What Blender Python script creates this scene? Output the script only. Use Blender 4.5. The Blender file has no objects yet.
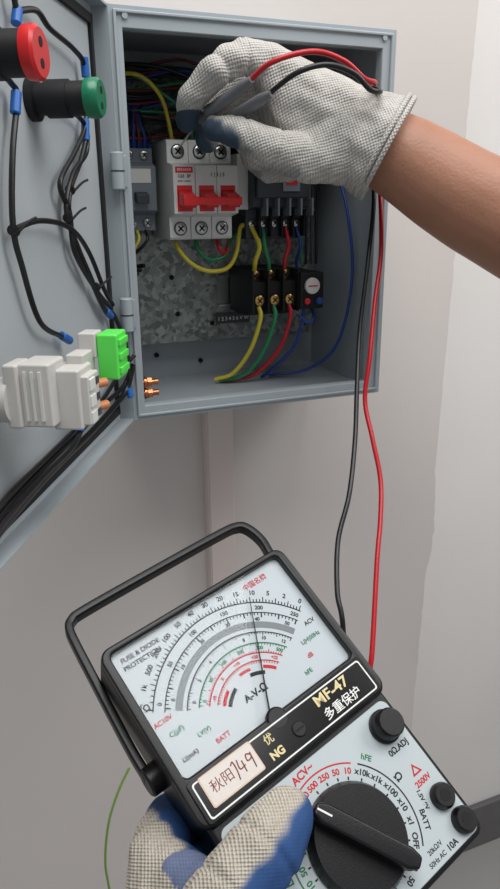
import bpy, bmesh, math, random
from mathutils import Vector, Matrix, noise, Euler
random.seed(7)
S=0.001
V=Vector
scene=bpy.context.scene
scene.view_settings.view_transform='Standard'
COL=bpy.context.collection

# ------------------------------------------------------------ materials
def srgb(r,g,b):
    f=lambda c:(c/12.92 if c<=.04045 else ((c+.055)/1.055)**2.4)
    return (f(r/255),f(g/255),f(b/255),1)
def mat(name,col,rough=.5,metal=0,bump=0,bscale=200,spec=.5,var=0,vscale=20,coat=0,emit=0,sss=0):
    m=bpy.data.materials.new(name); m.use_nodes=True
    nt=m.node_tree; b=nt.nodes['Principled BSDF']
    c=srgb(*col)
    b.inputs['Base Color'].default_value=c
    b.inputs['Roughness'].default_value=rough
    b.inputs['Metallic'].default_value=metal
    b.inputs['Specular IOR Level'].default_value=spec
    b.inputs['Coat Weight'].default_value=coat
    if sss: 
        b.inputs['Subsurface Weight'].default_value=sss
        b.inputs['Subsurface Scale'].default_value=.004
    if bump or var:
        tc=nt.nodes.new('ShaderNodeTexCoord')
    if bump:
        n=nt.nodes.new('ShaderNodeTexNoise'); n.inputs['Scale'].default_value=bscale; n.inputs['Detail'].default_value=5
        nt.links.new(tc.outputs['Object'],n.inputs['Vector'])
        bp=nt.nodes.new('ShaderNodeBump'); bp.inputs['Strength'].default_value=bump; bp.inputs['Distance'].default_value=.001
        nt.links.new(n.outputs['Fac'],bp.inputs['Height']); nt.links.new(bp.outputs['Normal'],b.inputs['Normal'])
    if var:
        n2=nt.nodes.new('ShaderNodeTexNoise'); n2.inputs['Scale'].default_value=vscale; n2.inputs['Detail'].default_value=4
        nt.links.new(tc.outputs['Object'],n2.inputs['Vector'])
        mr=nt.nodes.new('ShaderNodeMapRange'); mr.inputs['From Min'].default_value=.3; mr.inputs['From Max'].default_value=.7
        mr.inputs['To Min'].default_value=1-var; mr.inputs['To Max'].default_value=1+var
        nt.links.new(n2.outputs['Fac'],mr.inputs['Value'])
        mx=nt.nodes.new('ShaderNodeMix'); mx.data_type='RGBA'; mx.blend_type='MULTIPLY'; mx.inputs['Factor'].default_value=1
        mx.inputs['A'].default_value=c
        nt.links.new(mr.outputs['Result'],mx.inputs['B']); nt.links.new(mx.outputs['Result'],b.inputs['Base Color'])
    return m
M={}
M['wall']=mat('wall_paint',(203,196,191),.85,bump=.25,bscale=60,var=.03,vscale=3)
M['wall2']=mat('wall_paint_brightened',(224,220,216),.85,bump=.25,bscale=60,var=.03,vscale=3)  # recess wall colour raised to stand in for lamp light missing there
M['trunk']=mat('trunking_plastic',(206,192,186),.5,bump=.05)
M['floor']=mat('floor_tile',(150,148,146),.5,bump=.1,var=.06,vscale=2)
M['base']=mat('baseboard_dark',(96,94,96),.5,var=.04)
M['steel']=mat('cabinet_paint',(154,162,166),.42,bump=.12,bscale=900,var=.02,vscale=8)
M['steel_in']=mat('cabinet_paint_inner',(154,162,167),.38,bump=.12,bscale=900,var=.03,vscale=8)
M['doorin']=mat('door_paint_inner',(174,180,183),.4,bump=.12,bscale=900,var=.02,vscale=8)
M['gasket']=mat('gasket_foam',(26,26,28),.9)
M['black']=mat('black_plastic',(18,18,20),.34,bump=.08,bscale=1500,spec=.32)
M['blackm']=mat('black_matte_plastic',(24,24,26),.55,bump=.1,bscale=1200,spec=.32)
M['blackg']=mat('black_gloss',(12,12,14),.2,spec=.35)
M['white']=mat('white_plastic',(210,210,206),.38,var=.02)
M['cream']=mat('cream_plastic',(192,189,184),.45,var=.03)
M['grey']=mat('grey_plastic',(112,120,128),.45,var=.03)
M['dgrey']=mat('dark_grey_plastic',(48,52,58),.45,var=.04)
M['red']=mat('red_plastic',(200,26,30),.32)
M['redins']=mat('red_insulation',(180,16,28),.35)
M['green']=mat('green_plastic',(12,112,76),.32)
M['limegreen']=mat('lime_green_plastic',(90,222,84),.35,sss=.2)
M['yellow']=mat('yellow_insulation',(204,188,58),.4)
M['greenins']=mat('green_insulation',(40,130,84),.4)
M['olive']=mat('olive_insulation',(126,156,70),.4)
M['blueins']=mat('blue_insulation',(34,62,140),.4)
M['redw']=mat('red_wire_insulation',(184,34,42),.4)
M['darkred']=mat('dark_red_insulation',(104,30,34),.45)
M['blackins']=mat('black_insulation',(16,16,18),.38)
M['tape']=mat('blue_tape',(30,98,176),.4)
M['brass']=mat('brass',(196,160,96),.3,metal=1)
M['steelscrew']=mat('screw_steel',(190,190,188),.28,metal=1)
M['copper']=mat('copper',(196,124,86),.3,metal=1)
M['orange']=mat('orange_plastic',(190,120,76),.4)
M['probe']=mat('probe_grey_plastic',(108,108,112),.42)
M['dial']=mat('dial_card',(182,190,194),.6)
M['mirror']=mat('dial_mirror_band',(96,102,106),.4,metal=.2)
M['panel']=mat('panel_plastic',(170,179,181),.5,bump=.03)
M['ink']=mat('ink_black',(18,20,24),.7)
M['inkred']=mat('ink_red',(180,26,38),.7)
M['inkgreen']=mat('ink_green',(24,108,70),.7)
M['inkwhite']=mat('ink_white',(220,220,216),.6)
M['gold']=mat('ink_gold',(206,190,140),.45)
M['sticker']=mat('sticker_paper',(206,199,192),.75,var=.03,vscale=200)
M['stickerorange']=mat('sticker_border',(204,180,160),.7)
M['brownink']=mat('ink_brown',(120,60,56),.7)
M['skin']=mat('skin',(160,112,88),.52,bump=.35,bscale=420,var=.08,vscale=28,sss=.1)
M['nut']=mat('dark_hole',(6,6,7),.8)

def galv():
    m=bpy.data.materials.new('galvanised_sheet'); m.use_nodes=True
    nt=m.node_tree; b=nt.nodes['Principled BSDF']
    tc=nt.nodes.new('ShaderNodeTexCoord'); v=nt.nodes.new('ShaderNodeTexVoronoi'); v.inputs['Scale'].default_value=220
    n=nt.nodes.new('ShaderNodeTexNoise'); n.inputs['Scale'].default_value=90; n.inputs['Detail'].default_value=6
    nt.links.new(tc.outputs['Object'],n.inputs['Vector'])
    mxv=nt.nodes.new('ShaderNodeMix'); mxv.data_type='RGBA'; mxv.blend_type='ADD'; mxv.inputs['Factor'].default_value=.012
    nt.links.new(tc.outputs['Object'],mxv.inputs['A']); nt.links.new(n.outputs['Color'],mxv.inputs['B'])
    nt.links.new(mxv.outputs['Result'],v.inputs['Vector'])
    cr=nt.nodes.new('ShaderNodeValToRGB'); cr.color_ramp.elements[0].color=srgb(96,102,100); cr.color_ramp.elements[1].color=srgb(158,163,157)
    sp=nt.nodes.new('ShaderNodeSeparateColor'); nt.links.new(v.outputs['Color'],sp.inputs[0])
    nt.links.new(sp.outputs[0],cr.inputs[0]); nt.links.new(cr.outputs[0],b.inputs['Base Color'])
    b.inputs['Metallic'].default_value=.6; b.inputs['Roughness'].default_value=.45
    return m
M['galv']=galv()

def glove_mat(name,axa,axb,knit=(222,214,200),latex=(44,82,120),pa=2.6,pb=2.6):
    m=bpy.data.materials.new(name); m.use_nodes=True
    nt=m.node_tree; b=nt.nodes['Principled BSDF']; L=nt.links.new
    tc=nt.nodes.new('ShaderNodeTexCoord')
    def sine(ax,per):
        d=nt.nodes.new('ShaderNodeVectorMath'); d.operation='DOT_PRODUCT'; d.inputs[1].default_value=V(ax).normalized()
        L(tc.outputs['Object'],d.inputs[0])
        a=nt.nodes.new('ShaderNodeMath'); a.operation='MULTIPLY'; a.inputs[1].default_value=2*math.pi/(per*S)
        L(d.outputs['Value'],a.inputs[0]); s=nt.nodes.new('ShaderNodeMath'); s.operation='SINE'; L(a.outputs[0],s.inputs[0]); return s.outputs[0]
    s1=sine(axa,pa); s2=sine(axb,pb)
    mu=nt.nodes.new('ShaderNodeMath'); mu.operation='MULTIPLY'; L(s1,mu.inputs[0]); L(s2,mu.inputs[1])
    nz=nt.nodes.new('ShaderNodeTexNoise'); nz.inputs['Scale'].default_value=600; nz.inputs['Detail'].default_value=3; L(tc.outputs['Object'],nz.inputs['Vector'])
    ad=nt.nodes.new('ShaderNodeMath'); ad.operation='MULTIPLY_ADD'; ad.inputs[1].default_value=.5; L(mu.outputs[0],ad.inputs[0]); L(nz.outputs['Fac'],ad.inputs[2])
    at=nt.nodes.new('ShaderNodeAttribute'); at.attribute_name='coat'
    inv=nt.nodes.new('ShaderNodeMath'); inv.operation='MULTIPLY_ADD'; inv.inputs[1].default_value=-.75; inv.inputs[2].default_value=.85; L(at.outputs['Fac'],inv.inputs[0])
    bp=nt.nodes.new('ShaderNodeBump'); bp.inputs['Distance'].default_value=.0009; L(inv.outputs[0],bp.inputs['Strength']); L(ad.outputs[0],bp.inputs['Height']); L(bp.outputs['Normal'],b.inputs['Normal'])
    mr=nt.nodes.new('ShaderNodeMapRange'); mr.inputs['From Min'].default_value=-.2; mr.inputs['From Max'].default_value=.9; L(ad.outputs[0],mr.inputs['Value'])
    k=nt.nodes.new('ShaderNodeMix'); k.data_type='RGBA'; c1=[x*.78 for x in knit]; k.inputs['A'].default_value=srgb(*c1); k.inputs['B'].default_value=srgb(*knit); L(mr.outputs['Result'],k.inputs['Factor'])
    n3=nt.nodes.new('ShaderNodeTexNoise'); n3.inputs['Scale'].default_value=45; n3.inputs['Detail'].default_value=4; L(tc.outputs['Object'],n3.inputs['Vector'])
    mr3=nt.nodes.new('ShaderNodeMapRange'); mr3.inputs['From Min'].default_value=.3; mr3.inputs['From Max'].default_value=.7; mr3.inputs['To Min'].default_value=.82; mr3.inputs['To Max'].default_value=1.03; L(n3.outputs['Fac'],mr3.inputs['Value'])
    k2=nt.nodes.new('ShaderNodeMix'); k2.data_type='RGBA'; k2.blend_type='MULTIPLY'; k2.inputs['Factor'].default_value=1; L(k.outputs['Result'],k2.inputs['A']); L(mr3.outputs['Result'],k2.inputs['B'])
    k3=nt.nodes.new('ShaderNodeMix'); k3.data_type='RGBA'; k3.inputs['B'].default_value=srgb(*latex); L(k2.outputs['Result'],k3.inputs['A']); L(at.outputs['Fac'],k3.inputs['Factor'])
    L(k3.outputs['Result'],b.inputs['Base Color'])
    b.inputs['Roughness'].default_value=.8
    return m

# ------------------------------------------------------------ geometry helpers
def link(o,parent=None):
    COL.objects.link(o)
    if parent: o.parent=parent
    return o
def empty(name,mw=None,parent=None):
    o=bpy.data.objects.new(name,None); o.empty_display_size=.02; link(o,parent)
    if mw is not None: o.matrix_local=mw
    return o
def mesh_obj(name,bm,m,parent=None,smooth=False,bevel=0,seg=2):
    me=bpy.data.meshes.new(name); bmesh.ops.recalc_face_normals(bm,faces=bm.faces); bm.to_mesh(me); bm.free()
    if m: me.materials.append(m)
    for p in me.polygons: p.use_smooth=smooth
    o=bpy.data.objects.new(name,me); link(o,parent)
    if bevel:
        b=o.modifiers.new('bevel','BEVEL'); b.width=bevel*S; b.segments=seg; b.limit_method='ANGLE'; b.angle_limit=math.radians(35)
        for p in me.polygons: p.use_smooth=True
        w=o.modifiers.new('wn','WEIGHTED_NORMAL'); w.keep_sharp=True
    return o
def box(name,lo,hi,m,parent=None,bevel=0,seg=2):
    bm=bmesh.new(); bmesh.ops.create_cube(bm,size=1)
    lo=V(lo);hi=V(hi)
    for v in bm.verts: v.co=V([(lo[i]+hi[i])/2+v.co[i]*(hi[i]-lo[i]) for i in range(3)])*S
    return mesh_obj(name,bm,m,parent,bevel=bevel,seg=seg)
def prism(name,pts,axis,a,b,m,parent=None,bevel=0):
    bm=bmesh.new(); oth=[i for i in range(3) if i!=axis]
    def mk(t):
        r=[]
        for p in pts:
            c=[0,0,0]; c[axis]=t; c[oth[0]]=p[0]; c[oth[1]]=p[1]; r.append(bm.verts.new(V(c)*S))
        return r
    A=mk(a);B=mk(b); bm.faces.new(A); bm.faces.new(B[::-1]); n=len(pts)
    for i in range(n): bm.faces.new((A[i],A[(i+1)%n],B[(i+1)%n],B[i]))
    return mesh_obj(name,bm,m,parent,bevel=bevel)
def frame_axes(d):
    d=d.normalized(); u=d.orthogonal().normalized(); return u,d.cross(u)
def lathe(name,p0,p1,prof,m,parent=None,seg=40,bevel=0):
    p0=V(p0);p1=V(p1);d=p1-p0;u,w=frame_axes(d); bm=bmesh.new(); rings=[]
    for t,r in prof:
        c=p0+d*t
        rings.append([bm.verts.new((c+(u*math.cos(2*math.pi*i/seg)+w*math.sin(2*math.pi*i/seg))*r)*S) for i in range(seg)])
    for A,B in zip(rings,rings[1:]):
        for i in range(seg): bm.faces.new((A[i],A[(i+1)%seg],B[(i+1)%seg],B[i]))
    bm.faces.new(rings[0]); bm.faces.new(rings[-1][::-1])
    o=mesh_obj(name,bm,m,parent,smooth=True)
    es=o.modifiers.new('es','EDGE_SPLIT'); es.split_angle=math.radians(40)
    return o
def cyl(name,p0,p1,r,m,parent=None,seg=32,ch=0.0):
    L=(V(p1)-V(p0)).length; c=min(ch/L,.3) if ch else 0
    prof=[(0,r),(1,r)] if not ch else [(0,r-ch),(c,r),(1-c,r),(1,r-ch)]
    return lathe(name,p0,p1,prof,m,parent,seg)
def catmull(pts,n=10):
    P=[V(p) for p in pts]; P=[P[0]*2-P[1]]+P+[P[-1]*2-P[-2]]; out=[]
    for i in range(1,len(P)-2):
        a,b,c,d=P[i-1:i+3]
        for k in range(n):
            t=k/n; out.append(.5*((2*b)+(c-a)*t+(2*a-5*b+4*c-d)*t*t+(3*b-a-3*c+d)*t**3))
    out.append(P[-2]); return out
def tube(name,pts,r,m,parent=None,smooth=True):
    cu=bpy.data.curves.new(name,'CURVE'); cu.dimensions='3D'; cu.bevel_depth=r*S; cu.bevel_resolution=4; cu.use_fill_caps=True
    P=catmull(pts) if smooth and len(pts)>2 else [V(p) for p in pts]
    sp=cu.splines.new('POLY'); sp.points.add(len(P)-1)
    for q,p in zip(sp.points,P): q.co=(*(p*S),1)
    sp.use_smooth=True
    cu.materials.append(m); o=bpy.data.objects.new(name,cu); return link(o,parent)
def screw(name,c,axis,r,m,parent=None,cross=True):
    c=V(c); ax=V(axis).normalized()
    lathe(name,c,c+ax*2.2,[(0,r),(.7,r),(1,r*.8)],m,parent,24)
    u,w=frame_axes(ax)
    if cross:
        for k,(a,b) in enumerate(((u,w),(w,u))):
            bm=bmesh.new(); t=c+ax*2.28
            vs=[bm.verts.new((t+a*s1*r*.65+b*s2*r*.14)*S) for s1,s2 in ((-1,-1),(1,-1),(1,1),(-1,1))]
            bm.faces.new(vs); mesh_obj(name+'_slot_%d'%k,bm,M['nut'],parent)

def capsule_hull(bm,sph):
    hull=bmesh.new()
    for c,r in sph:
        bmesh.ops.create_icosphere(hull,subdivisions=3,radius=r*S,matrix=Matrix.Translation(V(c)*S))
    pts=[v.co.copy() for v in hull.verts]; hull.free()
    hull=bmesh.new()
    for p in pts: hull.verts.new(p)
    r=bmesh.ops.convex_hull(hull,input=hull.verts)
    intr=[e for e in r['geom_interior'] if isinstance(e,bmesh.types.BMVert)]
    bmesh.ops.delete(hull,geom=intr,context='VERTS')
    bmesh.ops.recalc_face_normals(hull,faces=hull.faces)
    me=bpy.data.meshes.new('t'); hull.to_mesh(me); hull.free(); bm.from_mesh(me); bpy.data.meshes.remove(me)
def organic(name,chains,hulls,m,parent=None,voxel=1.4,smooth=6,disp=None,coat=None,cut=None,mw=None):
    bm=bmesh.new()
    for ch in chains:
        for a,b in zip(ch,ch[1:]): capsule_hull(bm,[a,b])
    for h in hulls: capsule_hull(bm,h)
    me=bpy.data.meshes.new(name+'_src'); bm.to_mesh(me); bm.free()
    o=bpy.data.objects.new(name,me); COL.objects.link(o)
    r=o.modifiers.new('r','REMESH'); r.mode='VOXEL'; r.voxel_size=voxel*S
    s=o.modifiers.new('s','SMOOTH'); s.iterations=smooth; s.factor=.5
    dg=bpy.context.evaluated_depsgraph_get(); dg.update()
    me2=bpy.data.meshes.new_from_object(o.evaluated_get(dg)); o.modifiers.clear(); o.data=me2; me2.name=name
    me2.materials.clear(); me2.materials.append(m)
    if disp:
        nr=[v.normal.copy() for v in me2.vertices]
        for v,n in zip(me2.vertices,nr): v.co+=n*disp(v.co/S)*S
    if cut:
        b2=bmesh.new(); b2.from_mesh(me2); co,no=V(cut[0])*S,V(cut[1])
        rr=bmesh.ops.bisect_plane(b2,geom=b2.verts[:]+b2.edges[:]+b2.faces[:],plane_co=co,plane_no=no,clear_outer=True)
        ed=[e for e in rr['geom_cut'] if isinstance(e,bmesh.types.BMEdge)]
        bmesh.ops.holes_fill(b2,edges=ed,sides=0); b2.to_mesh(me2); b2.free()
    if coat:
        at=me2.attributes.new('coat','FLOAT','POINT')
        for i,v in enumerate(me2.vertices): at.data[i].value=coat(v.co/S)
    for p in me2.polygons: p.use_smooth=True
    if mw is not None: o.matrix_world=mw
    if parent: o.parent=parent
    return o
def sstep(x,a,b):
    t=max(0,min(1,(x-a)/(b-a))); return t*t*(3-2*t)

# ------------------------------------------------------------ camera
yaw,pitch,roll=.377,.328,-.010
F=V((math.sin(yaw)*math.cos(pitch),math.cos(yaw)*math.cos(pitch),-math.sin(pitch)))
R=V((math.cos(yaw),-math.sin(yaw),0)); U=R.cross(F)
R2=R*math.cos(roll)+U*math.sin(roll); U2=U*math.cos(roll)-R*math.sin(roll)
cd=bpy.data.cameras.new('camera'); cd.sensor_width=36; cd.sensor_fit='AUTO'; cd.lens=700/889*36; cd.clip_start=.02
co=bpy.data.objects.new('camera',cd); COL.objects.link(co)
mw=Matrix((R2,U2,-F)).transposed().to_4x4(); mw.translation=V((-124.327,-592.566,178.94))*S
co.matrix_world=mw; scene.camera=co

# ------------------------------------------------------------ room shell
def jag_wall():
    bm=bmesh.new(); zs=[-1300+i*10 for i in range(271)]
    fr=[]
    for z in zs:
        x=444+2.5*noise.noise(V((0,0,z*.012)))+2.0*noise.noise(V((5,1,z*.06)))+(z+100)*.012
        if -330<z<-170: x+=7*math.sin((z+330)/160*math.pi)+3*noise.noise(V((2,1,z*.12)))
        fr.append((bm.verts.new(V((-1500,150,z))*S),bm.verts.new(V((x,150,z))*S),bm.verts.new(V((x,423,z))*S)))
    for a,b in zip(fr,fr[1:]):
        bm.faces.new((a[0],a[1],b[1],b[0])); bm.faces.new((a[1],a[2],b[2],b[1]))
    return mesh_obj('wall_back',bm,M['wall'])
jag_wall()
box('wall_recess',(425,424,-1300),(2600,480,1400),M['wall2'])
box('floor',(-1500,-1800,-1320),(2600,480,-1300),M['floor'])
box('baseboard_recess',(446,410,-1300),(2600,424,-1172),M['base'],bevel=3)

tr=empty('cable_trunking')
box('duct',(110,134,-1290),(143,150,-2),M['trunk'],tr,bevel=1)
box('cover',(111.5,132,-1290),(141.5,135,-2),M['trunk'],tr,bevel=.8)

# ------------------------------------------------------------ cabinet
W,H,D=250,322,150
cab=empty('electrical_cabinet')
t=1.6
box('back_panel',(0,D-t,0),(W,D,H),M['steel_in'],cab)
box('side_left',(0,0,0),(t,D,H),M['steel_in'],cab)
box('side_right',(W-t,0,0),(W,D,H),M['steel_in'],cab)
box('side_top',(0,0,H-t),(W,D,H),M['steel_in'],cab)
box('side_bottom',(0,0,0),(W,D,t),M['steel_in'],cab)
def ring(name,o,i,axisvals,m,parent,bevel=.6):
    (x0,z0,x1,z1),(u0,w0,u1,w1)=o,i; a,b=axisvals
    bm=bmesh.new(); L=[]
    for y in (a,b):
        L.append([bm.verts.new(V((x,y,z))*S) for x,z in ((x0,z0),(x1,z0),(x1,z1),(x0,z1))])
        L.append([bm.verts.new(V((x,y,z))*S) for x,z in ((u0,w0),(u1,w0),(u1,w1),(u0,w1))])
    for k in range(4):
        j=(k+1)%4
        bm.faces.new((L[0][k],L[0][j],L[1][j],L[1][k])); bm.faces.new((L[2][k],L[2][j],L[3][j],L[3][k]))
        bm.faces.new((L[0][k],L[0][j],L[2][j],L[2][k])); bm.faces.new((L[1][k],L[1][j],L[3][j],L[3][k]))
    return mesh_obj(name,bm,m,parent,bevel=bevel)
ring('front_flange',(-.5,-.5,W+.5,H+.5),(10,12,W-13,H-15),(-1.2,.6),M['steel'],cab)
ring('flange_return',(9,11,W-12,H-14),(10.2,12.2,W-13.2,H-15.2),(0,9),M['steel'],cab,bevel=.3)
ring('flange_ridge',(3,3,W-3,H-3),(5.5,5.5,W-5.5,H-5.5),(-3.4,-1),M['steel'],cab,bevel=.8)
for z in (206,94):
    cyl('hinge_pin',(-2,-8,z-14),(-2,-8,z+14),5.2,M['steel'],cab,ch=1)
    cyl('hinge_gap',(-2,-8,z-.6),(-2,-8,z+.6),5.3,M['dgrey'],cab)
    box('hinge_leaf',(-2,-5,z-12),(6,-1,z+12),M['steel'],cab,bevel=.8)
for x,z in ((12,315),(238,315)): cyl('flange_rivet',(x,-3,z),(x,-.8,z),2.2,M['steel'],cab,20)
box('mounting_plate',(12,127,42),(238,129.5,305),M['galv'],cab,bevel=.3)
for x,z in ((22,52),(228,52),(22,294),(228,294)):
    cyl('plate_standoff',(x,129,z),(x,149,z),4,M['steelscrew'],cab,16); screw('plate_screw',(x,127,z),(0,-1,0),4,M['steelscrew'],cab)
for x,z in ((60,26),(110,16),(75,110),(80,72),(118,60)):
    cyl('panel_hole',(x,146.5 if z<40 else 126.4,z),(x,149 if z<40 else 127.2,z),2.6,M['nut'],cab,16)
prism('din_rail',[(127,174),(121,174),(121,176),(125,176),(125,208),(121,208),(121,210),(127,210)],0,16,236,M['steelscrew'],cab)
prism('relay_rail',[(127,78),(121,78),(121,80),(125,80),(125,108),(121,108),(121,110),(127,110)],0,125,225,M['steelscrew'],cab)
for k,z in enumerate((29,19)):
    cyl('earth_bolt_%d'%k,(2,16,z),(27,16,z),2.6,M['copper'],cab,20); cyl('earth_nut_%d'%k,(17,16,z),(21,16,z),4.6,M['copper'],cab,6)
    cyl('earth_washer_%d'%k,(14,16,z),(16,16,z),5,M['copper'],cab,24)

bk=empty('circuit_breaker'); bk.parent=cab
prof=[(121,150),(62,150),(60,152),(60,170),(42,173),(42,214),(60,217),(60,234),(62,236),(121,236)]
for i in range(3):
    x0=57+i*20.4
    prism('pole_%d'%i,prof,0,x0,x0+20,M['white'],bk,bevel=.6)
    box('toggle_slot_%d'%i,(x0+3,41.6,175),(x0+17,42.4,197),M['red'],bk)
    prism('toggle_%d'%i,[(44,182),(27,178),(25,180),(26,188),(44,194)],0,x0+4,x0+16,M['red'],bk,bevel=.8)
    cyl('terminal_recess_%d'%i,(x0+10,59.4,160),(x0+10,60.6,160),6.2,M['dgrey'],bk)
    screw('terminal_screw_%d'%i,(x0+10,60.4,160),(0,-1,0),5.2,M['steelscrew'],bk)
    cyl('terminal_recess_top_%d'%i,(x0+10,59.4,226),(x0+10,60.6,226),6.2,M['dgrey'],bk)
    screw('terminal_screw_top_%d'%i,(x0+10,60.4,226),(0,-1,0),5.2,M['steelscrew'],bk)
    box('wire_port_%d'%i,(x0+5,72,149.6),(x0+15,86,150.4),M['nut'],bk)
box('toggle_tie_bar',(60.5,25,180),(115.5,30,187),M['red'],bk,bevel=1)
def ftext(name,body,x,y,z,size,m,parent,rz=0,bold=0):
    cu=bpy.data.curves.new(name,'FONT'); cu.body=body; cu.size=size*S; cu.align_x='CENTER'; cu.align_y='CENTER'; cu.extrude=.00004; cu.offset=bold*S; cu.materials.append(m)
    o=bpy.data.objects.new(name,cu); link(o,parent)
    o.matrix_local=Matrix.Translation(V((x,y,z))*S)@Matrix.Rotation(math.pi/2,4,'X')
    return o
box('logo_patch',(59,41.6,207.5),(75,42.1,212.5),M['red'],bk)
ftext('label_logo','BREAKER',67,41.4,210,3.2,M['inkwhite'],bk)
ftext('label_rating','C63  3P',67,41.8,204.6,3.6,M['ink'],bk,bold=.08)
ftext('label_volts','400V~ 6000A',67,41.8,200.5,2.2,M['ink'],bk)
ftext('label_text','1 | 3 | 5',98,41.8,206,4.4,M['ink'],bk,bold=.08)

dm=empty('terminal_module'); dm.parent=cab
prism('body',[(121,158),(84,158),(84,172),(74,176),(74,214),(84,218),(84,230),(121,230)],0,20,50,M['grey'],dm,bevel=.8)
box('face_label',(25,73.5,200),(45,74.2,212),M['white'],dm)
prism('lever',[(76,184),(66,182),(66,190),(76,193)],0,29,41,M['dgrey'],dm,bevel=.8)
for x in (28,42): screw('screw_%d'%x,(x,84,165),(0,-1,0),4,M['steelscrew'],dm); screw('screwt_%d'%x,(x,84,224),(0,-1,0),4,M['steelscrew'],dm)
ct=empty('contactor'); ct.parent=cab
prism('body',[(121,148),(78,148),(78,176),(60,178),(60,232),(78,234),(78,262),(121,262)],0,139,199,M['dgrey'],ct,bevel=1)
box('cover',(142,55,186),(196,62,228),M['dgrey'],ct,bevel=1.5)
box('indicator_plate',(168,53.5,192),(186,56,208),M['grey'],ct,bevel=.6)
box('indicator_red',(171,53,198),(183,53.8,202),M['redw'],ct)
box('side_block',(128,70,176),(139,121,226),M['white'],ct,bevel=.8)
for i in range(5):
    x=145.5+i*12
    box('terminal_wall_%d'%i,(x+4.6,70,150),(x+6.6,80,176),M['blackm'],ct,bevel=.3)
    screw('terminal_screw_%d'%i,(x,78,163),(0,-1,0),4,M['steelscrew'],ct)
    box('upper_barrier_%d'%i,(x+4.6,52,170),(x+6.6,66,186),M['grey'],ct,bevel=.3)
tr2=empty('thermal_overload_relay'); tr2.parent=cab
prism('body',[(121,74),(72,74),(72,84),(60,86),(60,108),(72,110),(72,120),(121,120)],0,137,186,M['blackm'],tr2,bevel=.8)
box('setting_block',(186,50,80),(212,121,116),M['blackm'],tr2,bevel=1.2)
for r_,z in ((0,113),(1,90)):
    for i in range(3):
        x=145+i*16.5
        y=72 if r_==0 else 60
        box('terminal_bay_%d_%d'%(r_,i),(x-6.5,y-1,z-6.5),(x+6.5,y+.5,z+6.5),M['nut'],tr2,bevel=.4)
        screw('terminal_screw_%d_%d'%(r_,i),(x,y-1,z),(0,-1,0),5,M['brass'],tr2)
for i in range(4):
    x=137+i*16.4
    box('barrier_%d'%i,(x-1,54,78),(x+1,72,119),M['blackm'],tr2,bevel=.4)
cyl('setting_dial',(198,50,103),(198,46,103),8,M['white'],tr2,ch=.8)
box('dial_slot',(193,45.6,102.4),(203,46.2,103.6),M['red'],tr2)
cyl('reset_button',(206,50,88),(206,45,88),3.6,M['blueins'],tr2,ch=.6)
cyl('stop_button',(193,50,88),(193,46.5,88),3.2,M['red'],tr2,ch=.6)
box('marking_strip',(120,118,60),(158,120,70),M['dgrey'],tr2)
ftext('marking_text','1 2 3 4 5 6 V W',139,117.6,65,5.4,M['inkwhite'],tr2,bold=.1)
wr=empty('cabinet_wiring'); wr.parent=cab
def wire(n,pts,r,m): return tube(n,pts,r,m,wr)
wire('yellow_loop',[(67,80,152),(67,70,142),(78,66,128),(96,68,120),(116,70,122),(128,76,136),(136,84,160),(145,82,158)],2.1,M['yellow'])
wire('grey_loop',[(87,80,152),(88,74,140),(100,74,130),(118,80,134),(130,90,150),(157,86,156)],2,M['greenins'])
wire('red_loop',[(108,80,152),(110,74,140),(118,80,136),(128,92,150)],2,M['redw'])
wire('green_down',[(157,78,158),(156,70,140),(160,70,126),(161,72,116)],2.2,M['greenins'])
wire('yellow_down',[(145,78,160),(150,70,142),(145,68,128),(145,72,116)],2.4,M['yellow'])
wire('red_down',[(181,78,160),(182,70,142),(178,70,128),(178,72,116)],2.2,M['redw'])
wire('blue_jumper',[(193,78,160),(196,72,142),(195,78,128),(196,80,116)],1.6,M['blueins'])
wire('yellow_out',[(145,60,84),(145,56,72),(138,66,40),(124,80,14),(108,92,6)],2.2,M['yellow'])
wire('green_out',[(161,60,84),(161,56,72),(154,66,40),(138,80,12),(112,92,4)],2.2,M['greenins'])
wire('red_out',[(178,60,84),(178,56,72),(170,66,38),(148,82,10),(116,94,3)],2.2,M['redw'])
wire('blue_out',[(194,60,84),(193,58,70),(186,64,40),(168,80,14),(160,90,4)],1.6,M['blueins'])
wire('blue_relay_tail',[(203,70,84),(204,54,72),(196,52,66),(188,56,74)],1.6,M['blueins'])
wire('blue_side_loop',[(215,100,230),(235,70,205),(241,50,150),(241,46,95),(232,56,40),(210,76,12),(168,90,5)],1.5,M['blueins'])
wire('yellow_arc',[(14,96,284),(26,80,289),(42,72,286),(58,72,270),(66,76,244),(67,78,234)],1.8,M['yellow'])
wire('green_arc',[(14,100,292),(34,84,290),(60,80,276),(84,76,256),(87,78,234)],1.6,M['greenins'])
wire('black_arc',[(10,100,300),(60,80,296),(96,70,280),(108,76,250),(108,78,234)],1.8,M['blackins'])
cols=[M['darkred'],M['blackins'],M['dgrey'],M['blackins'],M['blackins'],M['darkred'],M['blueins'],M['blackins'],M['dgrey'],M['greenins']]
for k in range(26):
    z0=308-2.6*k+random.uniform(-3,3); a=random.uniform(-7,7); b=random.uniform(-6,6)
    wire('feed_%d'%k,[(4+2*k%14,122-1.5*k,z0),(40,114-1.2*k,z0-2+a),(90,112-k,z0+b),(140,112-k,z0-6+a),(190,104,z0+a*.5),(232,112,z0-6)],1.4,cols[k%10])
for k in range(6):
    x=24+5*k
    wire('module_feed_%d'%k,[(x,90,229),(x-1,82,240),(x+4-2*k,84,252),(x+10-3*k,96,266),(x+20,108,278)],1.4,[M['blueins'],M['blackins'],M['blueins'],M['darkred'],M['blueins'],M['blackins']][k])
    cyl('module_ferrule_%d'%k,(x,90,228),(x-.6,85,237),2.1,M['blueins'],wr,16)
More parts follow.
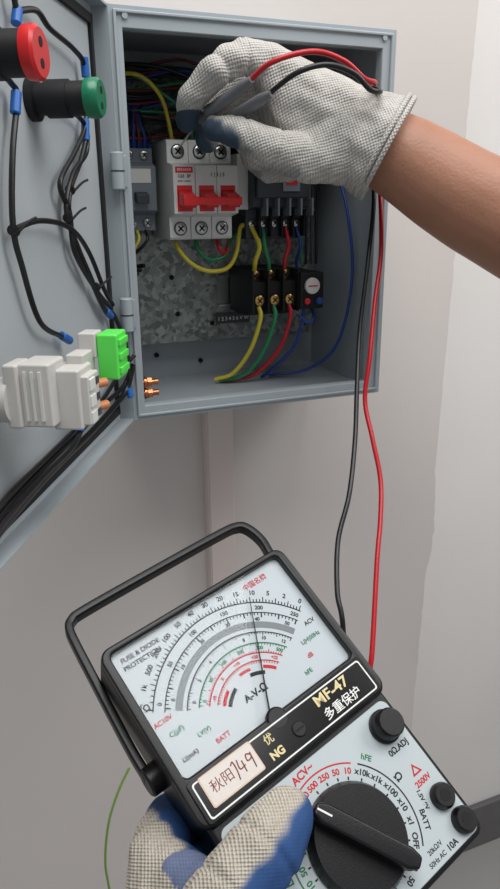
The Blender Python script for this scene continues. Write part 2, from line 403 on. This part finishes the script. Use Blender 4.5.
for k in range(4):
    wire('side_feed_%d'%k,[(7+2*k,60+9*k,300),(9+2*k,62+9*k,240),(8+2*k,58+8*k,180),(12+2*k,50+9*k,130),(22+3*k,60,116+4*k)],2,M['blackins'])
for k in range(3):
    wire('module_tail_%d'%k,[(24+8*k,84,158),(23+8*k,76,150),(18+5*k,80,138),(8,96,130-4*k)],1.5,[M['greenins'],M['yellow'],M['blackins']][k])
for k in range(4):
    wire('right_drop_%d'%k,[(204+7*k,90,300),(206+7*k,92,240),(208+6*k,96,180),(210+6*k,100,120)],1.5,[M['greenins'],M['blackins'],M['dgrey'],M['blackins']][k])

# ---- door
ang=math.radians(117.5); DW=284
door=empty('cabinet_door',Matrix.Rotation(-ang,4,'Z'),cab)
box('skin',(0,-14,0),(DW,-12.4,H),M['doorin'],door)
box('lip_bottom',(0,-14,0),(DW,0,1.6),M['steel'],door)
box('lip_top',(0,-14,H-1.6),(DW,0,H),M['steel'],door)
box('lip_hinge',(0,-14,0),(1.6,0,H),M['steel'],door)
box('lip_latch',(DW-1.6,-14,0),(DW,0,H),M['steel'],door)
for n,lo,hi in (('gasket_bottom',(8,-12.4,8),(DW-8,-9.5,14)),('gasket_top',(8,-12.4,H-15),(DW-8,-9.5,H-8)),('gasket_hinge',(8,-12.4,8),(13,-9.5,H-8)),('gasket_latch',(DW-14,-12.4,8),(DW-8,-9.5,H-8))):
    box(n,lo,hi,M['gasket'],door,bevel=.6)
def button(nm,u,z,r,tip,mcol,cap):
    e=empty(nm); e.parent=door
    lathe('body',(u,-12.4,z),(u,tip-cap,z),[(0,r*1.15),(.12,r*1.15),(.13,r*.85),(.3,r*.85),(.31,r),(.7,r),(.71,r*.9),(1,r*.9)],M['blackm'],e)
    lathe('coloured_cap',(u,tip-cap,z),(u,tip,z),[(0,r*.9),(.05,r*1.02),(.3,r*1.05),(.8,r*1.05),(1,r*.92)],mcol,e)
    for k in (-1,1):
        cyl('socket_%d'%k,(u,tip-.2,z+k*r*.4),(u,tip+.2,z+k*r*.4),r*.2,M['nut'],e,20)
button('green_pilot_light',136,240.5,10.6,31,M['green'],9)
button('red_pilot_light',233,246.5,11.2,33,M['red'],7)
cb=empty('contact_block'); cb.parent=door
lathe('neck',(242,-12.4,84),(242,4,84),[(0,14),(.3,14),(.35,12),(1,12)],M['cream'],cb)
box('base',(230,2,70),(249,10,104),M['cream'],cb,bevel=1.5)
box('middle',(223,9,70),(246,26,104),M['cream'],cb,bevel=1.5)
box('front_block',(214,22,66),(237,38,99),M['cream'],cb,bevel=1.5)
box('front_neck',(216,36,68),(234,42,95),M['cream'],cb,bevel=1)
box('upper_block',(192,28,99),(206,38,113),M['cream'],cb,bevel=1)
box('link_arm',(202,26,92),(222,36,104),M['cream'],cb,bevel=1)
for k,z in enumerate((72,81,90)):
    box('terminal_slot_%d'%k,(217,41.6,z-2),(222,42.4,z+2),M['dgrey'],cb); box('terminal_clamp_%d'%k,(225,41.6,z-3.3),(233,43,z+3.3),M['white'],cb,bevel=.4)
    box('side_rib_%d'%k,(246,12+k*4,74),(247.2,13.6+k*4,100),M['white'],cb)
    box('front_rib_%d'%k,(213,24+k*4.5,70),(214.4,26+k*4.5,97),M['white'],cb)
box('green_contact',(184,38,86),(204,50,112),M['limegreen'],cb,bevel=1.2)
box('green_step',(182,40,92),(184.5,48,106),M['limegreen'],cb,bevel=.6)
for k in range(3): box('green_rib_%d'%k,(186,49.8,89+k*8),(202,51.6,93+k*8),M['limegreen'],cb,bevel=.5)
for k,z in enumerate((86,73)): cyl('orange_terminal_%d'%k,(214,39,z),(208,43,z),2.6,M['orange'],cb,20)
def dw(n,pts,r=1.7,m='blackins'): return tube(n,pts,r,M[m],door)
n0=-6
dw('lead_1',[(205,-2,246),(178,n0,243),(172,n0,237),(185,n0,210),(194,n0,183),(196,n0,165),(191,n0,150),(173,n0,114),(134,n0,97)])
dw('lead_2',[(134,-2,240),(80,n0,240),(55,n0,232),(70,n0,212),(99,n0,190),(106,n0,170),(98,n0,158),(70,n0,130),(54,n0,113),(35,n0,99)])
dw('lead_3',[(160,n0,281),(130,n0,288),(110,n0,283),(70,n0,280),(48,n0,274),(46,n0,255),(58,n0,232),(85,n0,214),(117,n0,194),(104,n0,176),(100,n0,150),(60,n0,120),(30,n0,104)],1.8)
dw('lead_4',[(198,n0,168),(160,n0+2,172),(110,n0+2,166),(70,n0,148),(40,n0,118),(20,n0,104)],1.7)
dw('lead_5',[(52,n0,228),(60,n0,215),(92,n0,200),(110,n0,176),(90,n0,150),(50,n0,108),(28,n0,96)],1.7)
dw('lead_6',[(160,n0,281),(166,n0,300),(180,n0,318)],1.7)
dw('bottom_1',[(282,-5,12),(256,-5,16),(200,-6,19),(150,-6,20),(100,-6,20),(50,-6,22),(14,-2,30),(8,4,50)],2.4)
dw('bottom_2',[(280,-2,18),(250,-2,22),(200,-3,24),(150,-2,26),(128,-2,35),(150,0,48),(190,10,62),(215,18,68)],1.8)
dw('bottom_3',[(282,-8,16),(240,-8,22),(180,-8,25),(120,-8,26),(60,-8,30),(13,-4,34),(6,4,52)],2.0)
dw('bottom_4',[(282,-8,20),(240,-8,27),(180,-8,29),(120,-8,31),(60,-7,36),(20,-4,48),(8,6,60)],1.8)
dw('link_loop',[(35,n0,99),(20,n0,96),(12,0,70),(13,2,40)],1.8)
def tapeseg(n,a,b,r=2.9): cyl(n,a,b,r,M['tape'],door,20,ch=.6)
tapeseg('tape_1',(158,n0,283),(163,n0,274)); tapeseg('tape_2',(172,n0,240),(177,n0,228)); tapeseg('tape_3',(47,n0,279),(46,n0,266))
tapeseg('tape_4',(55,n0,238),(58,n0,224)); tapeseg('tape_5',(140,n0,100),(126,n0,94)); tapeseg('tape_6',(40,n0,102),(28,n0,96)); tapeseg('tape_7',(126,-2,38),(134,-2,32)); tapeseg('tape_8',(12,0,32),(13,2,24)); tapeseg('tape_9',(164,n0,294),(172,n0,308))
for k,(u,z) in enumerate(((99,190),(196,167),(108,172),(60,122))):
    lathe('cable_tie_%d'%k,(u-1.5,n0,z),(u+1.5,n0,z+1),[(0,3.2),(1,3.2)],M['blackm'],door,20)
    tube('tie_tail_%d'%k,[(u,n0+3,z),(u-5,n0+7,z+5),(u-11,n0+9,z+7)],.8,M['blackm'],door)

# ------------------------------------------------------------ multimeter
ex=V((.9458,.2619,.1918)); ey=V((.3245,-.7484,-.5784)); ez=V((-.008,.6093,-.7929))
ex.normalize(); ey=(ey-ex*ey.dot(ex)).normalized(); ez=ex.cross(ey)
MM=Matrix((ex,ey,ez)).transposed().to_4x4(); MM.translation=V((-89.6,-308.,-17.8))*S
def ML(u,v,h): return (MM@(V((u,v,h))*S))/S
mt=empty('analog_multimeter',MM)
def rrect(x0,y0,x1,y1,r,n=6):
    P=[]
    for cx,cy,a0 in ((x1-r,y0+r,-90),(x1-r,y1-r,0),(x0+r,y1-r,90),(x0+r,y0+r,180)):
        for i in range(n+1):
            a=math.radians(a0+90*i/n); P.append((cx+r*math.cos(a),cy+r*math.sin(a)))
    return P
def rplate(name,rc,r,h0,h1,m,bevel=0,taper=0):
    bm=bmesh.new(); P=rrect(*rc,r); cxm=(rc[0]+rc[2])/2; cym=(rc[1]+rc[3])/2
    A=[bm.verts.new(V((x,y,h0))*S) for x,y in P]; k=1-taper
    B=[bm.verts.new(V((cxm+(x-cxm)*k,cym+(y-cym)*k,h1))*S) for x,y in P]
    bm.faces.new(A); bm.faces.new(B[::-1])
    for i in range(len(P)): j=(i+1)%len(P); bm.faces.new((A[i],A[j],B[j],B[i]))
    return mesh_obj(name,bm,m,mt,bevel=bevel)
def rring(name,ro,r1,ri,r2,h0,h1,m,bevel=0):
    bm=bmesh.new(); O=rrect(*ro,r1); I=rrect(*ri,r2); n=len(O)
    L=[[bm.verts.new(V((x,y,h))*S) for x,y in P] for h in (h0,h1) for P in (O,I)]
    for i in range(n):
        j=(i+1)%n
        bm.faces.new((L[0][i],L[0][j],L[1][j],L[1][i])); bm.faces.new((L[2][i],L[2][j],L[3][j],L[3][i]))
        bm.faces.new((L[0][i],L[0][j],L[2][j],L[2][i])); bm.faces.new((L[1][i],L[1][j],L[3][j],L[3][i]))
    return mesh_obj(name,bm,m,mt,bevel=bevel)
rplate('body_upper',(0,0,112,91),6,5,40,M['black'],bevel=2.5,taper=.03)
rplate('body_lower',(2,84,110,165),6,3,38,M['black'],bevel=2.5,taper=.03)
rring('window_bezel',(0,0,112,91),6,(4.5,3.6,107.5,68.4),3,0,6,M['black'],bevel=1.4)
rplate('dial_card',(4,3,108,69),2,4.2,5,M['dial'])
gm=bpy.data.materials.new('window_glass'); gm.use_nodes=True; nt=gm.node_tree; nt.nodes.clear()
o_=nt.nodes.new('ShaderNodeOutputMaterial'); mx=nt.nodes.new('ShaderNodeMixShader'); tb=nt.nodes.new('ShaderNodeBsdfTransparent'); gb=nt.nodes.new('ShaderNodeBsdfGlossy'); gb.inputs['Roughness'].default_value=.03
fr=nt.nodes.new('ShaderNodeFresnel'); fr.inputs['IOR'].default_value=1.25
nt.links.new(fr.outputs[0],mx.inputs[0]); nt.links.new(tb.outputs[0],mx.inputs[1]); nt.links.new(gb.outputs[0],mx.inputs[2]); nt.links.new(mx.outputs[0],o_.inputs[0])
bm=bmesh.new(); bm.faces.new([bm.verts.new(V((x,y,1.2))*S) for x,y in ((4,3),(108,3),(108,69),(4,69))]); mesh_obj('window_glass',bm,gm,mt)
HD=4.12; TK=1.9
def arcs(name,specs,m,h=HD):
    bm=bmesh.new()
    for (c,r,a0,a1,w) in specs:
        n=max(4,int(abs(a1-a0)/2)); prev=None
        for i in range(n+1):
            a=math.radians(a0+(a1-a0)*i/n); d=(math.sin(a),-math.cos(a))
            cur=[bm.verts.new(V((c[0]+d[0]*q,c[1]+d[1]*q,h))*S) for q in (r-w/2,r+w/2)]
            if prev: bm.faces.new((prev[0],prev[1],cur[1],cur[0]))
            prev=cur
    return mesh_obj(name,bm,m,mt)
def ticks(name,specs,m,h=HD):
    bm=bmesh.new()
    for (c,r0,r1,a,w) in specs:
        w*=TK
        a=math.radians(a); d=V((math.sin(a),-math.cos(a))); p=V((math.cos(a),math.sin(a))); c2=V(c)
        vs=[]
        for q,s in ((r0,-1),(r1,-1),(r1,1),(r0,1)):
            x=c2+d*q+p*s*w/2; vs.append(bm.verts.new(V((x.x,x.y,h))*S))
        bm.faces.new(vs)
    return mesh_obj(name,bm,m,mt)
def mtext(name,body,u,v,size,m,rot=0,h=HD,bold=0,sx=1):
    cu=bpy.data.curves.new(name,'FONT'); cu.body=body; cu.size=size*S; cu.align_x='CENTER'; cu.align_y='CENTER'; cu.extrude=.00002; cu.offset=bold*S; cu.materials.append(m)
    o=bpy.data.objects.new(name,cu); link(o,mt)
    o.matrix_local=Matrix.Translation(V((u,v,h))*S)@Matrix.Rotation(math.radians(rot),4,'Z')@Matrix.Rotation(math.pi,4,'X')@Matrix.Diagonal((sx,1,1,1))
    return o
c0=(55,66)
def rt(body,r,a,size,m,c=c0,h=HD,bold=0.1):
    t=math.radians(a); mtext('mark_'+body.replace(' ','_'),body,c[0]+math.sin(t)*r,c[1]-math.cos(t)*r,size,m,rot=a,h=h,bold=bold)
arcs('scale_arcs_black',[(c0,55,-57,56,.65),(c0,49.5,-57,56,.55),(c0,39.2,-56,56,.55),(c0,18.8,-50,-22,1.9),(c0,18.8,8,32,1.9)],M['ink'])
arcs('mirror_band',[(c0,43,-56,56,3.4)],M['mirror'])
arcs('scale_arcs_green',[(c0,33.6,-54,54,.65)],M['inkgreen'])
arcs('scale_arcs_red',[(c0,28.6,-52,52,.6),(c0,24.8,-50,50,.55),(c0,21.6,-50,-30,1.7),(c0,21.6,-5,12,1.5),(c0,21.6,30,48,1.7)],M['inkred'])
tk=[]
for i in range(57):
    a=-56+111*(i/56)**.85
    tk.append((c0,55,58 if i%4==0 else 56.8,a,.28))
for i in range(51):
    a=-55+110*i/50; tk.append((c0,49.5,46.9 if i%5==0 else 48.0,a,.28 if i%5 else .4)); tk.append((c0,39.2,37.4 if i%5==0 else 38.2,a,.25))
ticks('scale_ticks_black',tk,M['ink'])
ticks('scale_ticks_green',[(c0,33.6,31.8 if i%5==0 else 32.6,-52+104*i/40,.25) for i in range(41)],M['inkgreen'])
ticks('scale_ticks_red',[(c0,28.6,30.4 if i%5==0 else 29.6,-50+100*i/40,.25) for i in range(41)]+[(c0,24.8,23.5,-48+96*i/30,.25) for i in range(31)],M['inkred'])
for k,b in enumerate(['∞','1k','500','200','100','50','40','30','20','15','10','5','2','0']): rt(b,60.2,-55+109*k/13,3.4,M['ink'])
for k,b in enumerate(['0','50','100','150','200','250']): rt(b,52,-53+106*k/5,2.9,M['ink'])
for k,b in enumerate(['0','10','20','30','40','50']): rt(b,45.9,-50+100*k/5,2.6,M['ink'])
for k,b in enumerate(['0','2','4','6','8','10','12']): rt(b,36,-50+100*k/6,2.4,M['ink'])
for k,b in enumerate(['0','50','100','200','300','500']): rt(b,31,-48+96*k/5,2.4,M['inkgreen'])
for k,b in enumerate(['-10','0','+10','+20','+22']): rt(b,26.6,-44+88*k/4,2.2,M['inkred'])
mtext('text_protection_a','FUSE & DIODE',19,8.5,3.3,M['ink'],bold=.08); mtext('text_protection_b','PROTECTION',18,12.5,3.3,M['ink'],bold=.08)
mtext('text_red_cn','中国名牌',89,9.5,3.8,M['inkred'],bold=.05)
mtext('label_avo','A-V-Ω',55,55.5,5,M['ink'],bold=.18)
mtext('label_acv','AC10V',10.5,42,3.2,M['inkred'],bold=.08); mtext('label_c','C(μF)',13.5,49,3.2,M['inkgreen'],bold=.08); mtext('label_lv','LV(V)',24,56,3,M['inkgreen'],bold=.08); mtext('label_batt','BATT',30,63,3.2,M['inkred'],bold=.08); mtext('label_li','LI(mA)',13,61,3,M['ink'],bold=.08)
mtext('label_right_a','ACV',101,42,3.2,M['ink'],bold=.08); mtext('label_right_b','L(H)50Hz',96,49,3,M['inkgreen'],bold=.08); mtext('label_right_c','dB',90,56,3.2,M['inkred'],bold=.08); mtext('label_hfe','hFE',84,62,3,M['inkgreen'],bold=.08)
mtext('label_ohm','Ω',7.5,33,4.2,M['ink'],bold=.14)
bm=bmesh.new(); a=math.radians(27); tip=V((c0[0]+math.sin(a)*54,c0[1]-math.cos(a)*54)); p=V((math.cos(a),math.sin(a)))
vs=[bm.verts.new(V((q.x,q.y,2.8))*S) for q in (V(c0)-p*.4,tip-p*.15,tip+p*.15,V(c0)+p*.4)]; bm.faces.new(vs)
r_=bmesh.ops.extrude_face_region(bm,geom=bm.faces[:]); bmesh.ops.translate(bm,verts=[v for v in r_['geom'] if isinstance(v,bmesh.types.BMVert)],vec=(0,0,.0003)); mesh_obj('needle',bm,M['ink'],mt)
rplate('label_strip',(3,70,109,89.5),2,-.8,1,M['blackg'],bevel=.4)
rring('label_strip_outline',(5,71.5,107,88),1.5,(5.7,72.2,106.3,87.3),1.2,-.95,-.7,M['inkwhite'])
cyl('pivot_cover',(55,71,-.9),(55,71,3),5.5,M['black'],mt,48,ch=1)
cyl('zero_adjust',(60.5,80.5,-1.6),(60.5,80.5,0),3.6,M['blackm'],mt,32,ch=.5); box('zero_slot',(58,80.1,-1.8),(63,80.9,-1.5),M['nut'],mt)
mtext('label_model','MF-47',85,76,7.2,M['gold'],h=-.98,bold=.15,sx=1.15)
mtext('label_cn','多重保护',86.5,83.6,5.8,M['inkwhite'],h=-.98,bold=.06)
mtext('label_cn_b','优',45.5,76,5,M['gold'],h=-.98,bold=.06); mtext('label_ng','NG',45.5,83,5,M['gold'],h=-.98,bold=.22)
def hand_stroke(n,pts):
    cu=tube(n,[(u,v,-1.4) for u,v in pts],.28,M['brownink'],mt)
rplate('sticker',(8.5,71,37,85),1,-1.25,-.9,M['stickerorange']); rplate('sticker_face',(9.1,71.6,36.4,84.4),1,-1.32,-1.2,M['sticker'])
mtext('handwriting','秋阳',17.5,78,6,M['brownink'],h=-1.38)
hand_stroke('pen_stroke_a',[(24,75),(25.5,74.2),(25.5,78),(24.6,82)]); hand_stroke('pen_stroke_b',[(27.5,74.5),(27,78.5),(30,78.4)]); hand_stroke('pen_stroke_c',[(29.4,76),(29,81)])
hand_stroke('pen_stroke_d',[(34.4,76),(32.4,75),(31.8,77.6),(34,77.4),(34.6,75.4),(33.8,82)])
rplate('range_panel',(5,93,107,162),4,1.8,3.2,M['panel'],bevel=.4)
HP=1.74
kc=(54,131)
lathe('range_knob_skirt',(*kc,1.8),(*kc,-5),[(0,23.4),(.3,23.4),(.8,22),(1,21.4)],M['black'],mt,seg=64)
KM=Matrix.Translation(V((*kc,0))*S)@Matrix.Rotation(math.radians(60),4,'Z')
kb=prism('range_knob_grip',[(-25,-2.6),(-20,-4.4),(20,-4.4),(25,-2.6),(25,2.6),(20,4.4),(-20,4.4),(-25,2.6)],2,-13,-4,M['black'],mt,bevel=1.4)
kb.matrix_local=KM
kp=box('knob_pointer',(-24,-.4,-13.15),(-17,.4,-12.9),M['inkwhite'],mt); kp.matrix_local=KM.copy()
rngs=[('OFF',126,'ink'),('x1',110,'ink'),('x10',95,'ink'),('x100',79,'ink'),('x1k',63,'ink'),('x10k',48,'ink'),('10',33,'inkred'),('50',21,'inkred'),('250',8,'inkred'),('500',-6,'inkred'),('1000',-21,'inkred'),('1000',-38,'inkgreen'),('500',-53,'inkgreen'),('250',-67,'inkgreen'),('50',-80,'inkgreen'),('10',-92,'inkgreen'),('2.5',-105,'inkgreen'),('1',-118,'inkgreen'),('500',145,'ink'),('50',160,'ink'),('5',175,'ink')]
for b,a,mm in rngs: rt(b,27.8,a,3.7,M[mm],c=kc,h=HP,bold=.12)
ticks('range_ticks',[(kc,24,25.4,a,.4) for b,a,mm in rngs],M['ink'],h=HP)
arcs('range_arcs_red',[(kc,31.2,-26,37,.7)],M['inkred'],h=HP); arcs('range_arcs_green',[(kc,31.2,-122,-34,.7)],M['inkgreen'],h=HP); arcs('range_arcs_black',[(kc,31.2,43,130,.7)],M['ink'],h=HP)
rt('ACV~',34.6,-6,4.8,M['inkred'],c=kc,h=HP,bold=.15); rt('Ω',34.8,78,5,M['ink'],c=kc,h=HP,bold=.15); rt('BATT',34.8,112,3.6,M['ink'],c=kc,h=HP,bold=.1); rt('DCV',34.8,-76,4.6,M['inkgreen'],c=kc,h=HP,bold=.12); rt('hFE',34.8,50,3.6,M['inkgreen'],c=kc,h=HP,bold=.1); rt('1.5V 9V',38,100,2.8,M['ink'],c=kc,h=HP)
mtext('label_ohm_adj','0Ω.ADJ',97.5,114.5,3.9,M['ink'],h=HP,bold=.12); mtext('label_2500','2500V',97.5,132,3.6,M['inkred'],h=HP,bold=.12); mtext('label_tri','△',97.5,126.5,6,M['inkred'],h=HP,bold=.15)
mtext('label_10a','10A',90,159,3.8,M['ink'],h=HP,bold=.12); mtext('label_rough','20kΩ/V',82,155,2.8,M['ink'],h=HP,bold=.05); mtext('label_rough_b','50Hz AC',80,159,2.8,M['ink'],h=HP,bold=.05)
lathe('ohm_adjust_knob',(98,103.5,1.8),(98,103.5,-8),[(0,8),(.15,8),(.2,7.2),(.9,6.8),(1,6)],M['black'],mt,seg=48)
for u,v,nm in ((100,142,'jack_high_voltage'),(101.5,155,'jack_high_current'),(12,155,'jack_plus'),(12,142,'jack_common')):
    lathe(nm,(u,v,2),(u,v,-3),[(0,5.8),(.6,5.8),(1,4.8)],M['black'],mt,seg=40); cyl(nm+'_hole',(u,v,-2.95),(u,v,-3.1),2.7,M['nut'],mt,24)
def sweep_rect(name,pts,w,h,m,parent,nrm):
    P=catmull(pts,8); bm=bmesh.new(); prev=None
    for i,p in enumerate(P):
        d=(P[min(i+1,len(P)-1)]-P[max(i-1,0)]).normalized(); nn=V(nrm).normalized(); s=d.cross(nn).normalized(); nn=s.cross(d)
        cur=[bm.verts.new((p+s*a*w/2+nn*b*h/2)*S) for a,b in ((-1,-1),(1,-1),(1,1),(-1,1))]
        if prev:
            for k in range(4): bm.faces.new((prev[k],prev[(k+1)%4],cur[(k+1)%4],cur[k]))
        else: bm.faces.new(cur)
        prev=cur
    bm.faces.new(prev[::-1]); return mesh_obj(name,bm,m,parent,bevel=1.2)
sweep_rect('carry_handle',[(-4,58,24),(-3.5,40,27),(-.5,0,33),(1,-18,36),(2.5,-28,38),(6,-32.5,39),(15,-34,39),(60,-34.5,39),(104,-34.5,39),(117,-33.5,39),(122,-29,38),(124,-17,36),(121,0,33),(119,40,27),(116,58,24)],4.6,7.5,M['black'],mt,(0,.15,1))
for u,s in ((-6,1),(118,-1)): cyl('handle_pivot_%d'%s,(u,58,24),(u+s*8,58,24),7,M['black'],mt,40,ch=1)

# ------------------------------------------------------------ test leads + probes
tl=empty('test_leads')
def probe(nm,a,b,r,tip,m):
    a=V(a);b=V(b)
    lathe(nm+'_handle',a,b,[(0,r*.55),(.06,r*.8),(.2,r*.85),(.24,r*1.25),(.28,r*1.25),(.32,r),(.85,r),(.93,r*.75),(1,r*.5)],m,tl)
    tip=V(tip); lathe(nm+'_needle',tip,a,[(0,.3),(.15,1),(1,1.1)],M['steelscrew'],tl,16)
probe('red_probe',(72,14,246),(90,-62,267),4.6,(68,56,229),M['probe'])
probe('black_probe',(84,12,240),(105,-64,258),4.6,(88,56,229),M['probe'])
tube('red_lead',[(89,-58,266),(101,-76,277),(130,-82,284),(154,-84,279),(172,-84,268),(188,-72,268),(202,-40,268),(218,-12,250),(230,-4,222),(229,-20,192),(218,-45,140),(205,-60,101),(190,-80,55),(181,-90,21),(178,-110,-8),(175,-130,-37),(164,-150,-62),(150,-170,-87),(124,-210,-141),(105,-235,-175),ML(90,190,90),ML(50,205,60),ML(16,190,10),ML(12,158,-18),ML(12,155,-10)],2.0,M['redins'],tl)
tube('black_lead',[(104,-60,258),(118,-80,270),(138,-88,275),(158,-92,270),(172,-92,260),(186,-84,260),(198,-50,266),(212,-14,256),(224,0,228),(222,-22,190),(205,-45,130),(191,-60,76),(175,-86,30),(161,-110,-6),(140,-140,-40),(120,-160,-68),(106,-186,-95),(103,-200,-110),(97,-225,-145),ML(80,190,80),ML(45,198,55),ML(16,178,10),ML(12,146,-18),ML(12,142,-10)],2.0,M['blackins'],tl)
cyl('red_plug',ML(12,155,-4),ML(12,155,-20),4.4,M['redins'],tl,ch=1); cyl('black_plug',ML(12,142,-4),ML(12,142,-20),4.4,M['blackins'],tl,ch=1)

tube('green_wire',[(-61,-198,-191),(-70,-200,-206),(-79,-202,-229),(-84,-202,-262),(-83,-200,-293),(-78,-190,-380),(-60,-160,-520),(-20,-80,-800),(20,60,-1298)],.9,M['olive'])

# ------------------------------------------------------------ gloved hand + forearm at the cabinet
arm=empty('gloved_arm')
wristdir=V((.75,-.46,-.47)).normalized()
perp=wristdir.cross(V((-.35,-.88,.32))).normalized()
gm1=glove_mat('knit_glove',wristdir,perp,knit=(204,200,193),latex=(52,70,86),pa=3.0,pb=3.0)
def wr_disp(p):
    d=1.5*noise.noise(p*.045)+1.0*noise.noise(p*.11)
    s=(p-V((150,-60,235))).dot(V((.6,0,.8)))
    d+=.9*math.sin(s*.28+2*noise.noise(p*.03))*max(0,1-abs(s)/45)
    for c,r,n in (((78,-25,279),16,V((.8,.2,.5))),((98,-26,288),15,V((1,0,.1))),((113,-53,221),17,V((.9,0,-.3))),((92,-40,232),14,V((.9,-.3,-.2)))):
        q=p-V(c)
        if q.length<r+6: d-=1.2*math.exp(-((q.dot(n.normalized()))/1.8)**2)
    return d
def wr_disp2(p):
    d=1.2*noise.noise(p*.05)+.9*noise.noise(V((p.x*.12,p.y*.05,p.z*.2)))
    for c,r in (((14,109,-13),17),((-6,114,-8),19)):
        q=p-V(c)
        if q.length<r+6: d-=1.1*math.exp(-((q.x-.2*q.y)/1.8)**2)
    return d
def coat1(p):
    d=(p.x-76)+ .6*(p.z-243)+4*noise.noise(p*.1)
    e=1-sstep(d,-4,4)
    low=1-sstep(p.z-(205+ (p.x-100)*.1)+4*noise.noise(p*.1),-3,3)
    return max(e if p.z<252 else 0,low*.4 if p.x<130 else 0)
organic('glove',
  [[((122,-25,284),15.5),((98,-26,289),13),((77,-24,279),12.5),((62,-4,262),11),((65,18,247),9.6)],
   [((130,4,280),14),((100,4,268),12.5),((82,22,244),10.5),((84,28,232),9.5)],
   [((135,25,264),14),((116,22,238),13),((122,5,220),11.5),((136,-4,216),10.5)],
   [((146,38,248),13),((130,38,222),11.5),((140,20,208),10.5),((152,8,208),9.5)],
   [((144,-50,214),18),((113,-53,221),14.5),((92,-40,232),12.2),((79,-10,239),10)]],
  [[((122,-25,284),15.5),((130,4,280),14),((135,25,264),14),((146,38,248),13),((152,-38,226),22),((183,-46,238),32)],
   [((144,-50,214),18),((183,-46,238),32),((175,-50,222),28)],
   [((183,-46,238),32),((200,-58,224),40)],[((200,-58,224),40),((222,-72,212),45)]],
  gm1,arm,voxel=1.2,smooth=4,disp=wr_disp,coat=coat1,cut=(V((208,-64,221)),wristdir))
organic('forearm',[[((196,-56,228),29),((222,-72,212),34),((262,-96,184),38.5),((300,-118,162),42),((360,-150,128),46),((440,-190,80),47)]],[],M['skin'],arm,voxel=3,smooth=6,disp=lambda p:.8*noise.noise(p*.03))
u_,w_=frame_axes(wristdir)
cuffc=V((207,-63.5,221.5))
for k in range(2):
    P=[cuffc-wristdir*k*4.5+(u_*math.cos(t)+w_*math.sin(t))*(41.8+.6*math.sin(3*t)) for t in [2*math.pi*i/64 for i in range(65)]]
    tube('cuff_rim_%d'%k,P,1.9,gm1,arm,smooth=False)

# ------------------------------------------------------------ gloved hand holding the meter (meter local coordinates)
arm2=empty('gloved_arm.001')
gm2=glove_mat('knit_glove_b',(-.97,.2,.1),(.2,.97,.1),knit=(202,193,178),latex=(34,70,120),pa=1.9,pb=1.9)
def coat2(p):
    nn=2.5*noise.noise(p*.12)
    if p.z<12 and p.x>-20:
        ax=112-(p.x+8)*.22
        a=sstep(p.y-ax+nn,0,4)
        b=sstep(p.z+6+nn,0,6)
        return max(a,b*.8)
    return sstep(p.x+nn,-9,-5) if p.z<52 else sstep(-(p.z-48)+nn,-2,2)
organic('glove',
  [[((-32,138,16),20),((-12,116,-5),17),((14,109,-13),15),((30,104.5,-10),11.8)],
   [((-16,86,32),14),((2,76,55),12.8),((34,78,52),11.5),((56,80,50),10)],
   [((-18,106,34),15),((1,100,56),12.8),((38,99,52),11.5),((60,98,50),10)],
   [((-20,126,34),14.5),((1,122,55),12.3),((34,121,51),11),((54,119,49),9.8)],
   [((-24,144,34),13.5),((0,142,52),11.3),((24,141,49),10.3),((40,140,48),9.2)]],
  [[((-16,86,32),14),((-18,106,34),15),((-20,126,34),14.5),((-24,144,34),13.5),((-34,140,18),20),((-62,178,34),28)],
   [((-16,86,32),13),((-12,108,8),12),((-34,138,16),18)],
   [((-62,178,34),28),((-80,215,38),33)]],
  gm2,arm2,voxel=1.3,smooth=4,disp=wr_disp2,coat=coat2,mw=MM)
organic('forearm',[[((-78,210,38),28),((-110,290,50),36),((-140,370,60),42)]],[],M['skin'],arm2,voxel=3,smooth=5,mw=MM)

# ------------------------------------------------------------ lights
def area(name,loc,target,size,power,col=(1,1,1)):
    l=bpy.data.lights.new(name,'AREA'); l.shape='SQUARE'; l.size=size; l.energy=power; l.color=col
    o=bpy.data.objects.new(name,l); COL.objects.link(o); o.location=V(loc)*S
    o.rotation_euler=(V(target)-V(loc)).to_track_quat('-Z','Y').to_euler(); return o
area('ceiling_light',(0,-580,1400),(100,0,0),1.0,21,(1,.995,.985))
area('ceiling_light.001',(1300,-700,1350),(700,250,-300),.9,17,(1,.99,.98))
w=bpy.data.worlds.new('world'); w.use_nodes=True; scene.world=w
w.node_tree.nodes['Background'].inputs[0].default_value=(.88,.91,.95,1); w.node_tree.nodes['Background'].inputs[1].default_value=.39
